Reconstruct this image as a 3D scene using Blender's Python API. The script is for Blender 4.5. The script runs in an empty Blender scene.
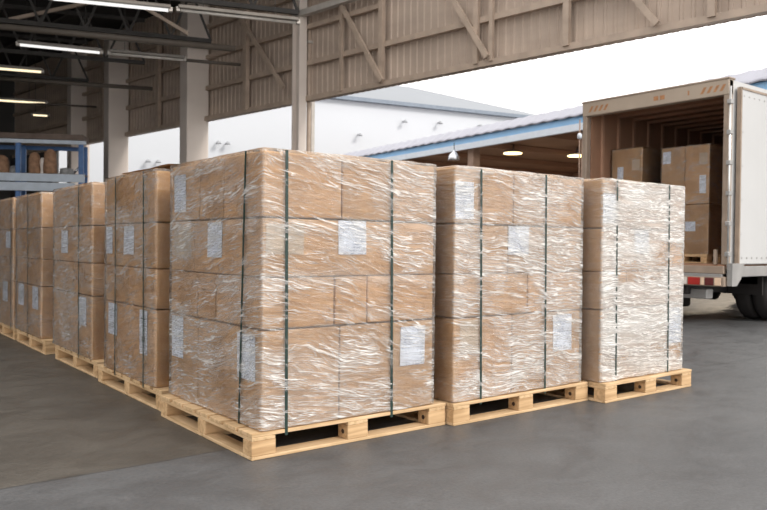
import bpy, bmesh, math, random
from mathutils import Vector, Matrix, noise
random.seed(11)
R = math.radians
scene = bpy.context.scene
COL = scene.collection

# ------------------------------------------------------------------ helpers
def new_mat(name):
    m = bpy.data.materials.new(name); m.use_nodes = True
    nt = m.node_tree; nt.nodes.clear()
    out = nt.nodes.new('ShaderNodeOutputMaterial')
    return m, nt, out

def N(nt, t, **kw):
    n = nt.nodes.new(t)
    for k, v in kw.items():
        if k.startswith('i_'): n.inputs[k[2:].replace('_', ' ')].default_value = v
        else: setattr(n, k, v)
    return n

def ramp(nt, src, pts):
    r = nt.nodes.new('ShaderNodeValToRGB')
    el = r.color_ramp.elements
    while len(el) < len(pts): el.new(0.5)
    for e, (p, c) in zip(el, pts):
        e.position = p; e.color = (c[0], c[1], c[2], 1) if hasattr(c, '__len__') else (c, c, c, 1)
    nt.links.new(src, r.inputs['Fac'])
    return r.outputs['Color']

def mix(nt, fac, a, b, mode='MIX'):
    m = nt.nodes.new('ShaderNodeMix'); m.data_type = 'RGBA'; m.blend_type = mode
    for s, v in ((0, fac), (6, a), (7, b)):
        if isinstance(v, bpy.types.NodeSocket): nt.links.new(v, m.inputs[s])
        elif s == 0: m.inputs[0].default_value = v
        else: m.inputs[s].default_value = (*v, 1)
    return m.outputs[2]

def simple(name, col, rough=.6, metal=0, var=.12, scale=6, bump=0.0, bscale=60, spec=.5, stretch=(1,1,1)):
    """painted / metal / plain surface: base colour with soft mottling and fine bump"""
    m, nt, out = new_mat(name)
    b = N(nt, 'ShaderNodeBsdfPrincipled')
    b.inputs['Roughness'].default_value = rough; b.inputs['Metallic'].default_value = metal
    b.inputs['Specular IOR Level'].default_value = spec
    tc = N(nt, 'ShaderNodeTexCoord'); mp = N(nt, 'ShaderNodeMapping'); mp.inputs['Scale'].default_value = stretch
    nt.links.new(tc.outputs['Object'], mp.inputs[0])
    nz = N(nt, 'ShaderNodeTexNoise'); nz.inputs['Scale'].default_value = scale; nz.inputs['Detail'].default_value = 6
    nt.links.new(mp.outputs[0], nz.inputs['Vector'])
    lo = tuple(c*(1-var) for c in col); hi = tuple(min(1, c*(1+var)) for c in col)
    nt.links.new(ramp(nt, nz.outputs['Fac'], [(.3, lo), (.7, hi)]), b.inputs['Base Color'])
    if bump:
        n2 = N(nt, 'ShaderNodeTexNoise'); n2.inputs['Scale'].default_value = bscale; n2.inputs['Detail'].default_value = 4
        nt.links.new(mp.outputs[0], n2.inputs['Vector'])
        bp = N(nt, 'ShaderNodeBump'); bp.inputs['Strength'].default_value = bump; bp.inputs['Distance'].default_value = .01
        nt.links.new(n2.outputs['Fac'], bp.inputs['Height']); nt.links.new(bp.outputs[0], b.inputs['Normal'])
    nt.links.new(b.outputs[0], out.inputs[0])
    return m

def emit(name, col, s):
    m, nt, out = new_mat(name)
    e = N(nt, 'ShaderNodeEmission'); e.inputs[0].default_value = (*col, 1); e.inputs[1].default_value = s
    nt.links.new(e.outputs[0], out.inputs[0]); return m

class MB:
    """collects faces in world coordinates and links them as one mesh object"""
    def __init__(s): s.v = []; s.f = []
    def add(s, vs, fs):
        o = len(s.v); s.v += [Vector(v) for v in vs]; s.f += [tuple(i+o for i in f) for f in fs]; return s
    def box(s, a, b, M=None):
        x0, y0, z0 = a; x1, y1, z1 = b
        vs = [Vector(p) for p in ((x0,y0,z0),(x1,y0,z0),(x1,y1,z0),(x0,y1,z0),(x0,y0,z1),(x1,y0,z1),(x1,y1,z1),(x0,y1,z1))]
        if M: vs = [M @ v for v in vs]
        return s.add(vs, [(0,3,2,1),(4,5,6,7),(0,1,5,4),(1,2,6,5),(2,3,7,6),(3,0,4,7)])
    def bar(s, p, q, w, h, up=(0,0,1)):
        """rectangular bar from p to q, w sideways, h along up"""
        p = Vector(p); q = Vector(q); d = (q-p).normalized(); u = Vector(up)
        sd = d.cross(u)
        if sd.length < 1e-4: u = Vector((0,1,0)); sd = d.cross(u)
        sd.normalize(); u = sd.cross(d).normalized()
        vs = []
        for c in (p, q):
            for a, b in ((-1,-1),(1,-1),(1,1),(-1,1)): vs.append(c + sd*a*w/2 + u*b*h/2)
        return s.add(vs, [(0,3,2,1),(4,5,6,7),(0,1,5,4),(1,2,6,5),(2,3,7,6),(3,0,4,7)])
    def tube(s, p, q, r, n=12, r2=None):
        p = Vector(p); q = Vector(q); d = (q-p).normalized(); r2 = r if r2 is None else r2
        a = d.orthogonal().normalized(); b = d.cross(a)
        vs = []
        for c, rr in ((p, r), (q, r2)):
            for i in range(n):
                t = 2*math.pi*i/n; vs.append(c + (a*math.cos(t)+b*math.sin(t))*rr)
        fs = [(i, (i+1) % n, n+(i+1) % n, n+i) for i in range(n)] + [tuple(range(n-1,-1,-1)), tuple(range(n, 2*n))]
        return s.add(vs, fs)
    def lathe(s, c, prof, n=20, axis='z'):
        c = Vector(c); vs = []
        for r, h in prof:
            for i in range(n):
                t = 2*math.pi*i/n
                if axis == 'z': vs.append(c + Vector((r*math.cos(t), r*math.sin(t), h)))
                else: vs.append(c + Vector((r*math.cos(t), h, r*math.sin(t))))
        fs = []
        for k in range(len(prof)-1):
            for i in range(n):
                j = (i+1) % n; fs.append((k*n+i, k*n+j, (k+1)*n+j, (k+1)*n+i))
        fs.append(tuple(range(n-1,-1,-1))); fs.append(tuple(range((len(prof)-1)*n, len(prof)*n)))
        return s.add(vs, fs)
    def grid(s, P):
        nu, nv = len(P), len(P[0])
        vs = [p for row in P for p in row]
        return s.add(vs, [(i*nv+j, (i+1)*nv+j, (i+1)*nv+j+1, i*nv+j+1) for i in range(nu-1) for j in range(nv-1)])
    def build(s, name, mat, parent=None, loc=None, bevel=0, seg=1, smooth=False):
        if loc is None:
            if parent is not None: loc = wloc(parent)
            else:
                xs = [v.x for v in s.v]; ys = [v.y for v in s.v]; zs = [v.z for v in s.v]
                loc = Vector(((min(xs)+max(xs))/2, (min(ys)+max(ys))/2, min(zs)))
        loc = Vector(loc)
        me = bpy.data.meshes.new(name)
        me.from_pydata([v-loc for v in s.v], [], s.f); me.update()
        bm = bmesh.new(); bm.from_mesh(me)
        bmesh.ops.recalc_face_normals(bm, faces=bm.faces)
        if bevel: bmesh.ops.bevel(bm, geom=bm.edges[:], offset=bevel, segments=seg, affect='EDGES', clamp_overlap=True)
        bm.to_mesh(me); bm.free()
        if smooth:
            for p in me.polygons: p.use_smooth = True
        me.materials.append(mat)
        o = bpy.data.objects.new(name, me); COL.objects.link(o)
        if parent is not None:
            o.parent = parent; o.location = loc - wloc(parent)
        else: o.location = loc
        return o

def wloc(o):
    l = Vector(o.location)
    while o.parent: o = o.parent; l += o.location
    return l

def tag(o, label=None, cat=None, group=None, kind=None):
    if label: o['label'] = label
    if cat: o['category'] = cat
    if group: o['group'] = group
    if kind: o['kind'] = kind
    return o

def empty(name, loc, label, cat, group=None):
    o = bpy.data.objects.new(name, None); COL.objects.link(o); o.location = loc
    o.empty_display_size = .1
    return tag(o, label, cat, group)

def copy_tree(o, parent=None):
    c = o.copy(); COL.objects.link(c); c.parent = parent
    for ch in list(o.children): copy_tree(ch, c)
    return c

# ------------------------------------------------------------------ materials
def carton_mat():
    m, nt, out = new_mat('kraft_cardboard')
    b = N(nt, 'ShaderNodeBsdfPrincipled'); b.inputs['Roughness'].default_value = .75
    b.inputs['Specular IOR Level'].default_value = .25
    tc = N(nt, 'ShaderNodeTexCoord'); oi = N(nt, 'ShaderNodeObjectInfo')
    nz = N(nt, 'ShaderNodeTexNoise'); nz.inputs['Scale'].default_value = 3.5; nz.inputs['Detail'].default_value = 8
    nz.inputs['Roughness'].default_value = .6
    nt.links.new(tc.outputs['Object'], nz.inputs['Vector'])
    base = ramp(nt, nz.outputs['Fac'], [(.3, CARD_LO), (.72, CARD_HI)])
    tint = ramp(nt, oi.outputs['Random'], [(0, (.86,.85,.84)), (1, (1.07,1.05,1.03))])
    c = mix(nt, 1, base, tint, 'MULTIPLY')
    # fine paper fibres
    mp = N(nt, 'ShaderNodeMapping'); mp.inputs['Scale'].default_value = (14, 14, 220)
    nt.links.new(tc.outputs['Object'], mp.inputs[0])
    n2 = N(nt, 'ShaderNodeTexNoise'); n2.inputs['Scale'].default_value = 1; n2.inputs['Detail'].default_value = 3
    nt.links.new(mp.outputs[0], n2.inputs['Vector'])
    c = mix(nt, .5, c, ramp(nt, n2.outputs['Fac'], [(.3, .8), (.7, 1.0)]), 'MULTIPLY')
    nt.links.new(c, b.inputs['Base Color'])
    bp = N(nt, 'ShaderNodeBump'); bp.inputs['Strength'].default_value = .25; bp.inputs['Distance'].default_value = .002
    nt.links.new(n2.outputs['Fac'], bp.inputs['Height']); nt.links.new(bp.outputs[0], b.inputs['Normal'])
    nt.links.new(b.outputs[0], out.inputs[0])
    return m
CARD_LO = (.50, .30, .148); CARD_HI = (.72, .47, .26)

def wood_mat(name, lo, hi, axis):
    m, nt, out = new_mat(name)
    b = N(nt, 'ShaderNodeBsdfPrincipled'); b.inputs['Roughness'].default_value = .7; b.inputs['Specular IOR Level'].default_value = .25
    tc = N(nt, 'ShaderNodeTexCoord'); mp = N(nt, 'ShaderNodeMapping')
    sc = [38, 38, 38]; sc[axis] = 2.2
    mp.inputs['Scale'].default_value = sc
    nt.links.new(tc.outputs['Object'], mp.inputs[0])
    nz = N(nt, 'ShaderNodeTexNoise'); nz.inputs['Scale'].default_value = 1; nz.inputs['Detail'].default_value = 6; nz.inputs['Distortion'].default_value = .6
    nt.links.new(mp.outputs[0], nz.inputs['Vector'])
    n2 = N(nt, 'ShaderNodeTexNoise'); n2.inputs['Scale'].default_value = 5; n2.inputs['Detail'].default_value = 3
    nt.links.new(tc.outputs['Object'], n2.inputs['Vector'])
    c = ramp(nt, nz.outputs['Fac'], [(.25, lo), (.6, hi)])
    c = mix(nt, .7, c, ramp(nt, n2.outputs['Fac'], [(.3, (.78,.74,.68)), (.65, (1,1,1))]), 'MULTIPLY')
    nt.links.new(c, b.inputs['Base Color'])
    bp = N(nt, 'ShaderNodeBump'); bp.inputs['Strength'].default_value = .35; bp.inputs['Distance'].default_value = .003
    nt.links.new(nz.outputs['Fac'], bp.inputs['Height']); nt.links.new(bp.outputs[0], b.inputs['Normal'])
    nt.links.new(b.outputs[0], out.inputs[0])
    return m

def film_mat(name, seed, fold_glare, slope=.22, side=(1, 1)):
    """clear stretch film with fine whitish folds; sky glints painted in as white opacity; UV = (metres from near corner, height)"""
    m, nt, out = new_mat(name); L = nt.links.new
    uv = N(nt, 'ShaderNodeUVMap'); uv.uv_map = 'film'
    sp = N(nt, 'ShaderNodeSeparateXYZ'); L(uv.outputs[0], sp.inputs[0])
    ab = N(nt, 'ShaderNodeMath', operation='ABSOLUTE'); L(sp.outputs[0], ab.inputs[0])
    # large slow warp
    wz = N(nt, 'ShaderNodeTexNoise'); wz.inputs['Scale'].default_value = 2.1; wz.inputs['Detail'].default_value = 3
    mpw = N(nt, 'ShaderNodeMapping'); mpw.inputs['Location'].default_value = (seed*3.7, seed*1.9, seed)
    L(uv.outputs[0], mpw.inputs[0]); L(mpw.outputs[0], wz.inputs['Vector'])
    def field(sl, su, sv, warp, loc, detail=2.0, dist=.08):
        k = N(nt, 'ShaderNodeMath', operation='MULTIPLY_ADD'); L(ab.outputs[0], k.inputs[0]); k.inputs[1].default_value = sl; L(sp.outputs[1], k.inputs[2])
        w = N(nt, 'ShaderNodeMath', operation='MULTIPLY_ADD'); L(wz.outputs['Fac'], w.inputs[0]); w.inputs[1].default_value = warp; L(k.outputs[0], w.inputs[2])
        c = N(nt, 'ShaderNodeCombineXYZ'); L(sp.outputs[0], c.inputs[0]); L(w.outputs[0], c.inputs[1])
        mp = N(nt, 'ShaderNodeMapping'); mp.inputs['Scale'].default_value = (su, sv, 1); mp.inputs['Location'].default_value = (loc+seed*5.1, loc*2+seed*2.3, seed*1.3+loc)
        L(c.outputs[0], mp.inputs[0])
        t = N(nt, 'ShaderNodeTexNoise'); t.inputs['Scale'].default_value = 1; t.inputs['Detail'].default_value = detail
        t.inputs['Distortion'].default_value = dist
        L(mp.outputs[0], t.inputs['Vector']); return t.outputs['Fac']
    r1 = field(slope, 1.9, 36, .14, 0)
    r2 = field(slope*.4, 3.0, 62, .08, 4.2)
    r3 = field(slope*2.2, 3.5, 30, .3, 9.1)
    pm = field(.1, 1.5, 3.2, .3, 2.2, 3)
    pm2 = field(.2, 3.0, 7.0, .3, 7.7, 3)
    band = field(0, .5, 7, .06, 5.5, 2)
    def rr(s, a, b):
        mr = N(nt, 'ShaderNodeMapRange'); mr.clamp = True; mr.interpolation_type = 'SMOOTHSTEP'; mr.inputs[1].default_value = a; mr.inputs[2].default_value = b; L(s, mr.inputs[0]); return mr.outputs[0]
    def mul(a, b):
        t = N(nt, 'ShaderNodeMath', operation='MULTIPLY')
        for i, v in ((0, a), (1, b)):
            if isinstance(v, (int, float)): t.inputs[i].default_value = v
            else: L(v, t.inputs[i])
        return t.outputs[0]
    def add(a, b, cl=False):
        t = N(nt, 'ShaderNodeMath', operation='ADD'); t.use_clamp = cl
        for i, v in ((0, a), (1, b)):
            if isinstance(v, (int, float)): t.inputs[i].default_value = v
            else: L(v, t.inputs[i])
        return t.outputs[0]
    def line(n_, w_, c_=.5):
        a = N(nt, 'ShaderNodeMath', operation='SUBTRACT'); L(n_, a.inputs[0]); a.inputs[1].default_value = c_
        b = N(nt, 'ShaderNodeMath', operation='ABSOLUTE'); L(a.outputs[0], b.inputs[0])
        mr = N(nt, 'ShaderNodeMapRange'); mr.clamp = True; mr.inputs[1].default_value = 0; mr.inputs[2].default_value = w_
        mr.inputs[3].default_value = 1; mr.inputs[4].default_value = 0; L(b.outputs[0], mr.inputs[0]); return mr.outputs[0]
    w_ = .020+.012*fold_glare
    l1 = line(r1, w_); l1b = line(r1, w_*.8, .62); l2 = line(r2, w_*1.1); l2b = line(r2, w_, .40); l3 = line(r3, w_*.8, .47)
    m1 = rr(pm, .60-.24*fold_glare, .70-.22*fold_glare); m2 = rr(pm2, .50-.12*fold_glare, .60-.1*fold_glare); m3 = rr(band, .54, .68)
    ga = rr(pm2, .35, .55)
    A_ = mul(add(l1, l1b, True), add(mul(m2, .60), .10+.08*fold_glare)); B_ = mul(add(l2, l2b, True), add(mul(m1, .50), .08+.10*fold_glare)); C_ = mul(l3, mul(ga, .40))
    fold_glint = add(add(A_, B_), C_, True)  # white fold lines, doubling as painted sky reflections on the wrinkles
    glare_veil = add(mul(m1, .02+.22*fold_glare*fold_glare), mul(m3, .05+.12*fold_glare))  # milky veil imitating sky glare, heavier on the brighter stacks
    op = add(mul(fold_glint, .90), add(glare_veil, .015+.13*fold_glare*fold_glare), True)
    sg = N(nt, 'ShaderNodeMapRange'); sg.inputs[1].default_value = -.02; sg.inputs[2].default_value = .02; sg.inputs[3].default_value = side[0]; sg.inputs[4].default_value = side[1]  # less whitening on faces in the gaps, painting in their shade
    L(sp.outputs[0], sg.inputs[0])
    op = mul(mul(op, .88), sg.outputs[0])
    hgt = add(add(mul(add(l1, l1b), .5), mul(add(l2, l2b), .4)), add(mul(l3, .5), mul(add(r1, r2), .9)))
    bp = N(nt, 'ShaderNodeBump'); bp.inputs['Strength'].default_value = .8; bp.inputs['Distance'].default_value = .005
    L(hgt, bp.inputs['Height'])
    tr = N(nt, 'ShaderNodeBsdfTransparent'); tr.inputs[0].default_value = (.985, .985, .985, 1)
    pb = N(nt, 'ShaderNodeBsdfPrincipled'); pb.inputs['Base Color'].default_value = (.95, .93, .90, 1); pb.inputs['Roughness'].default_value = .3
    pb.inputs['Specular IOR Level'].default_value = .8
    L(bp.outputs[0], pb.inputs['Normal'])
    mx = N(nt, 'ShaderNodeMixShader'); L(op, mx.inputs[0]); L(tr.outputs[0], mx.inputs[1]); L(pb.outputs[0], mx.inputs[2])
    gl = N(nt, 'ShaderNodeBsdfGlossy'); gl.inputs['Roughness'].default_value = .12; gl.inputs[0].default_value = (1, 1, 1, 1); L(bp.outputs[0], gl.inputs['Normal'])
    fr = N(nt, 'ShaderNodeFresnel'); fr.inputs[0].default_value = 1.5; L(bp.outputs[0], fr.inputs['Normal'])
    mx2 = N(nt, 'ShaderNodeMixShader'); L(mul(fr.outputs[0], .9), mx2.inputs[0]); L(mx.outputs[0], mx2.inputs[1]); L(gl.outputs[0], mx2.inputs[2])
    L(mx2.outputs[0], out.inputs[0])
    return m

def paper_mat():
    """printed sheet: rows of small illegible grey text"""
    m, nt, out = new_mat('printed_paper'); L = nt.links.new
    b = N(nt, 'ShaderNodeBsdfPrincipled'); b.inputs['Roughness'].default_value = .5
    tc = N(nt, 'ShaderNodeTexCoord'); g = N(nt, 'ShaderNodeSeparateXYZ'); L(tc.outputs['Object'], g.inputs[0])
    rows = N(nt, 'ShaderNodeMath', operation='MULTIPLY'); L(g.outputs[2], rows.inputs[0]); rows.inputs[1].default_value = 62
    fr = N(nt, 'ShaderNodeMath', operation='FRACT'); L(rows.outputs[0], fr.inputs[0])
    rw = N(nt, 'ShaderNodeMath', operation='LESS_THAN'); L(fr.outputs[0], rw.inputs[0]); rw.inputs[1].default_value = .5
    mp = N(nt, 'ShaderNodeMapping'); mp.inputs['Scale'].default_value = (150, 150, 30); L(tc.outputs['Object'], mp.inputs[0])
    nz = N(nt, 'ShaderNodeTexNoise'); nz.inputs['Scale'].default_value = 1; L(mp.outputs[0], nz.inputs['Vector'])
    gt = N(nt, 'ShaderNodeMath', operation='GREATER_THAN'); L(nz.outputs['Fac'], gt.inputs[0]); gt.inputs[1].default_value = .5
    n2 = N(nt, 'ShaderNodeTexNoise'); n2.inputs['Scale'].default_value = 14; L(tc.outputs['Object'], n2.inputs['Vector'])
    g2 = N(nt, 'ShaderNodeMath', operation='GREATER_THAN'); L(n2.outputs['Fac'], g2.inputs[0]); g2.inputs[1].default_value = .45
    a = N(nt, 'ShaderNodeMath', operation='MULTIPLY'); L(rw.outputs[0], a.inputs[0]); L(gt.outputs[0], a.inputs[1])
    a2 = N(nt, 'ShaderNodeMath', operation='MULTIPLY'); L(a.outputs[0], a2.inputs[0]); L(g2.outputs[0], a2.inputs[1])
    L(mix(nt, a2.outputs[0], (.80, .84, .92), (.42, .46, .56)), b.inputs['Base Color'])
    L(b.outputs[0], out.inputs[0]); return m

def floor_mat():
    m, nt, out = new_mat('worn_concrete_floor'); L = nt.links.new
    b = N(nt, 'ShaderNodeBsdfPrincipled')
    tc = N(nt, 'ShaderNodeTexCoord'); s = N(nt, 'ShaderNodeSeparateXYZ'); L(tc.outputs['Object'], s.inputs[0])
    def nz(sc, det=8, rough=.6, stretch=(1,1,1), dist=0):
        mp = N(nt, 'ShaderNodeMapping'); mp.inputs['Scale'].default_value = stretch; L(tc.outputs['Object'], mp.inputs[0])
        n = N(nt, 'ShaderNodeTexNoise'); n.inputs['Scale'].default_value = sc; n.inputs['Detail'].default_value = det
        n.inputs['Roughness'].default_value = rough; n.inputs['Distortion'].default_value = dist
        L(mp.outputs[0], n.inputs['Vector']); return n.outputs['Fac']
    big = nz(.55, 5, .55, dist=1.0); mid = nz(3.2, 8, .65, (1,1.5,1), .5); fine = nz(60, 4)
    grey = mix(nt, .5, ramp(nt, big, [(.3, (.070,.070,.072)), (.7, (.118,.117,.119))]), ramp(nt, mid, [(.3, (.058,.058,.060)), (.75, (.140,.139,.141))]))
    brown = mix(nt, .5, ramp(nt, big, [(.3, (.060,.051,.042)), (.7, (.105,.092,.076))]), ramp(nt, mid, [(.3, (.050,.044,.038)), (.75, (.125,.110,.092))]))
    # brown slab begins at y = .26 (slightly wavy), left of the pallets
    w = N(nt, 'ShaderNodeMath', operation='MULTIPLY_ADD'); L(nz(1.5, 6), w.inputs[0]); w.inputs[1].default_value = .05; L(s.outputs[1], w.inputs[2])
    st = N(nt, 'ShaderNodeMapRange'); st.inputs[1].default_value = .278; st.inputs[2].default_value = .292; L(w.outputs[0], st.inputs[0])
    xx = N(nt, 'ShaderNodeMapRange'); xx.inputs[1].default_value = 2.6; xx.inputs[2].default_value = 2.4; L(s.outputs[0], xx.inputs[0])
    f = N(nt, 'ShaderNodeMath', operation='MULTIPLY'); L(st.outputs[0], f.inputs[0]); L(xx.outputs[0], f.inputs[1])
    c = mix(nt, f.outputs[0], grey, brown)
    # dark joint line
    d = N(nt, 'ShaderNodeMath', operation='SUBTRACT'); L(w.outputs[0], d.inputs[0]); d.inputs[1].default_value = .282
    ad = N(nt, 'ShaderNodeMath', operation='ABSOLUTE'); L(d.outputs[0], ad.inputs[0])
    jl = N(nt, 'ShaderNodeMapRange'); jl.inputs[1].default_value = .002; jl.inputs[2].default_value = .012; jl.inputs[3].default_value = .55; jl.inputs[4].default_value = 1; L(ad.outputs[0], jl.inputs[0])
    c = mix(nt, 1, c, jl.outputs[0], 'MULTIPLY')
    c = mix(nt, .6, c, ramp(nt, fine, [(.3, .6), (.7, 1.15)]), 'MULTIPLY')
    L(c, b.inputs['Base Color'])
    rg = N(nt, 'ShaderNodeMapRange'); rg.inputs[1].default_value = .3; rg.inputs[2].default_value = .7; rg.inputs[3].default_value = .38; rg.inputs[4].default_value = .62; L(mid, rg.inputs[0])
    L(rg.outputs[0], b.inputs['Roughness'])
    bp = N(nt, 'ShaderNodeBump'); bp.inputs['Strength'].default_value = .35; bp.inputs['Distance'].default_value = .003
    L(fine, bp.inputs['Height']); L(bp.outputs[0], b.inputs['Normal'])
    L(b.outputs[0], out.inputs[0]); return m

M = {}
M['card'] = carton_mat()
M['wood_x'] = wood_mat('pine_board_lengthwise', (.44,.28,.14), (.72,.515,.31), 0)
M['wood_y'] = wood_mat('pine_board_crosswise', (.44,.28,.14), (.72,.515,.31), 1)
M['wood_b'] = wood_mat('pine_block', (.42,.255,.125), (.68,.46,.26), 0)
M['knot'] = simple('dark_knot', (.05,.03,.02), .9)
M['paper'] = paper_mat()
M['clear_tape'] = simple('clear_tape', (.62,.50,.38), .25, spec=.6)
M['strap'] = simple('green_strapping', (.012,.033,.026), .35, bump=.4, bscale=160)
M['floor'] = floor_mat()
M['clad'] = simple('cladding_sheet', (.43,.34,.275), .7, var=.14, scale=.8, stretch=(1,1,3))
M['steel'] = simple('painted_brown_steel', (.42,.325,.255), .55, var=.15, scale=4)
M['darksteel'] = simple('dark_truss_steel', (.045,.040,.036), .6, var=.2, scale=3)
M['colconc'] = simple('painted_concrete', (.66,.58,.52), .85, var=.06, scale=1.5, bump=.2, bscale=40)
M['pipe'] = simple('dull_brown_pipe', (.095,.078,.063), .6)
M['lightsteel'] = simple('light_painted_steel', (.48,.44,.40), .5, var=.1)
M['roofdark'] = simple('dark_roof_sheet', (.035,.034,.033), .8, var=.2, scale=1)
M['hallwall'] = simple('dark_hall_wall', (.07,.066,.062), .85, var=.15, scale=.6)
M['housing'] = simple('lamp_housing', (.16,.14,.12), .4, var=.2)
M['tube_off'] = simple('unlit_tube', (.55,.52,.48), .35)
M['tube_w'] = emit('lit_tube_cool', (1,.98,.95), .95)
M['tube_y'] = emit('lit_tube_warm', (1,.84,.55), 1.3)
M['dock_lamp'] = emit('dock_lamp_glow', (1,.78,.35), 4.0)
M['wh_wall'] = simple('white_sheet_wall', (.58,.60,.635), .6, var=.015, scale=.3)
M['wh_roof'] = simple('pale_roof_sheet', (.27,.285,.31), .6, var=.03, scale=.3)
M['wh_gutter'] = simple('blue_grey_gutter', (.20,.235,.285), .6)
M['lampgrey'] = simple('grey_lamp', (.35,.36,.38), .4)
M['can_roof'] = simple('canopy_roof_sheet', (.40,.40,.46), .45, var=.06, scale=1)
M['can_blue'] = simple('blue_fascia_paint', (.26,.50,.78), .35, var=.05, scale=1)
M['can_white'] = simple('white_fascia_paint', (.70,.76,.84), .4, var=.04)
M['dock'] = simple('brown_dock_wall', (.42,.25,.165), .9, var=.12, scale=.6)  # brown tone also imitates the warm flare haze inside the dock
M['dockpost'] = simple('dock_post_paint', (.42,.29,.22), .8)
M['dockwin'] = simple('pinkish_dock_window', (.62,.42,.33), .3)
M['silver'] = simple('spun_aluminium', (.7,.72,.75), .25, metal=.8)
M['trk_white'] = simple('truck_white_panel', (.56,.56,.56), .4, var=.02, scale=2)
M['trk_frame'] = simple('truck_frame_paint', (.34,.26,.20), .5, var=.15, scale=5)
M['trk_cream'] = simple('truck_header_paint', (.43,.345,.27), .5, var=.08, scale=3)
M['trk_stripe'] = simple('faded_orange_marking', (.42,.20,.09), .6, var=.2, scale=20)
M['trk_in'] = simple('truck_interior_ply', (.33,.18,.11), .8, var=.12, scale=2)
M['trk_rib'] = simple('truck_interior_rib', (.40,.23,.15), .7, var=.1)
M['trk_dark'] = simple('chassis_black', (.022,.018,.017), .6)
M['trk_grey'] = simple('galvanised_steel', (.45,.44,.43), .4, metal=.5, var=.1)
M['chrome'] = simple('lock_rod_steel', (.75,.74,.72), .25, metal=.7)
M['rubber'] = simple('tyre_rubber', (.028,.024,.023), .8)
M['rim'] = simple('wheel_rim', (.30,.28,.27), .5, metal=.4)
M['red'] = simple('red_tail_lens', (.42,.035,.03), .2)
M['redd'] = simple('dark_red_lens', (.13,.03,.03), .25)
M['amber'] = simple('pale_amber_lens', (.85,.62,.45), .2)
M['whitel'] = simple('white_lens', (.75,.68,.62), .2)
M['rk_blue'] = simple('blue_rack_paint', (.05,.14,.34), .45, var=.15)
M['rk_grey'] = simple('pale_rack_beam', (.52,.58,.66), .5, var=.08)
M['rk_brown'] = simple('brown_header_board', (.14,.10,.08), .7, var=.2)
M['bundle'] = simple('brown_wrapped_cloth', (.30,.17,.10), .8, var=.35, scale=9, bump=.6, bscale=25)
M['junk'] = simple('grey_dusty_plastic', (.30,.30,.30), .5, var=.4, scale=9)
M['cable'] = simple('black_cable', (.05,.045,.04), .6)

# ------------------------------------------------------------------ camera
F_ = 746.37; yaw, pitch, roll = .910237, -.0149503, .0103621
cpos = Vector((-1.70397, -3.22001, 1.05))
f = Vector((math.cos(pitch)*math.cos(yaw), math.cos(pitch)*math.sin(yaw), math.sin(pitch)))
r = Vector((math.sin(yaw), -math.cos(yaw), 0)); u = r.cross(f)
r, u = math.cos(roll)*r + math.sin(roll)*u, math.cos(roll)*u - math.sin(roll)*r
cam = bpy.data.cameras.new('camera'); co = bpy.data.objects.new('camera', cam); COL.objects.link(co)
mw = Matrix(((r.x, u.x, -f.x, cpos.x), (r.y, u.y, -f.y, cpos.y), (r.z, u.z, -f.z, cpos.z), (0, 0, 0, 1)))
co.matrix_world = mw
cam.sensor_width = 36; cam.lens = F_/767*36; cam.clip_end = 300; cam.shift_y = 1.5/767; cam.shift_x = -.7/767
cam.dof.use_dof = True; cam.dof.focus_distance = 4.0; cam.dof.aperture_fstop = 4.5
scene.camera = co

# ------------------------------------------------------------------ ground
g = MB().box((-30, -20, -.1), (60, 60, 0)).build('floor', M['floor'], loc=(0, 0, 0)); tag(g, kind='structure')

# ------------------------------------------------------------------ pallets, cartons, film, straps
HP = .131
def make_pallet(x0, y0, x1, y1, label, z=0, group='wooden pallets under the loads', small=False):
    p = empty('wooden_pallet', ((x0+x1)/2, (y0+y1)/2, z), label, 'pallet', group)
    bw = .095; cx = (x0+x1)/2; cy = (y0+y1)/2; blk = .135
    j = lambda a: random.uniform(-a, a)
    # bottom boards (skids)
    for yy in (y0, cy-bw/2, y1-bw):
        MB().box((x0+.001, yy, z+.001), (x1-.001, yy+bw, z+.018)).build('bottom_board', M['wood_x'], p, bevel=.002)
    for xx in (x0, x1-bw):
        m = MB()
        m.box((xx, y0+bw+.001, z+.001), (xx+bw, cy-bw/2-.001, z+.018)); m.box((xx, cy+bw/2+.001, z+.001), (xx+bw, y1-bw-.001, z+.018))
        m.build('bottom_board', M['wood_y'], p, bevel=.002)
    for xx in (x0, cx-blk/2, x1-blk):
        for yy in (y0, cy-bw/2, y1-bw):
            b = MB().box((xx+.001, yy+.001, z+.0185), (xx+blk-.001, yy+bw-.001, z+.0925)).build('block', M['wood_b'], p, bevel=.003)
    for xx in (x0, cx-blk/2, x1-blk):
        MB().box((xx+.002+j(.002), y0, z+.093), (xx+blk-.004, y1, z+.111)).build('stringer_board', M['wood_y'], p, bevel=.002)
    n = 7; ws = [.145 if i in (0, 3, 6) else .135 for i in range(n)]
    gap = ((y1-y0) - sum(ws))/(n-1); yy = y0
    for i in range(n):
        MB().box((x0+j(.003), yy, z+.1115), (x1+j(.003), yy+ws[i], z+HP-.0005)).build('deck_board', M['wood_x'], p, bevel=.0025)
        yy += ws[i]+gap
    if not small:
        for (xx, dz) in ((cx-blk/2-.0015, .055), (x1-blk-.0015, .055)):
            MB().tube((xx+.001, y0+bw/2, z+dz), (xx+.0025, y0+bw/2, z+dz), .013, 10).build('knot', M['knot'], p)
    return p

def sharpen(me, ang=40):
    bm = bmesh.new(); bm.from_mesh(me)
    for e in bm.edges:
        if len(e.link_faces) == 2 and e.calc_face_angle() > R(ang): e.smooth = False
    bm.to_mesh(me); bm.free()

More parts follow.
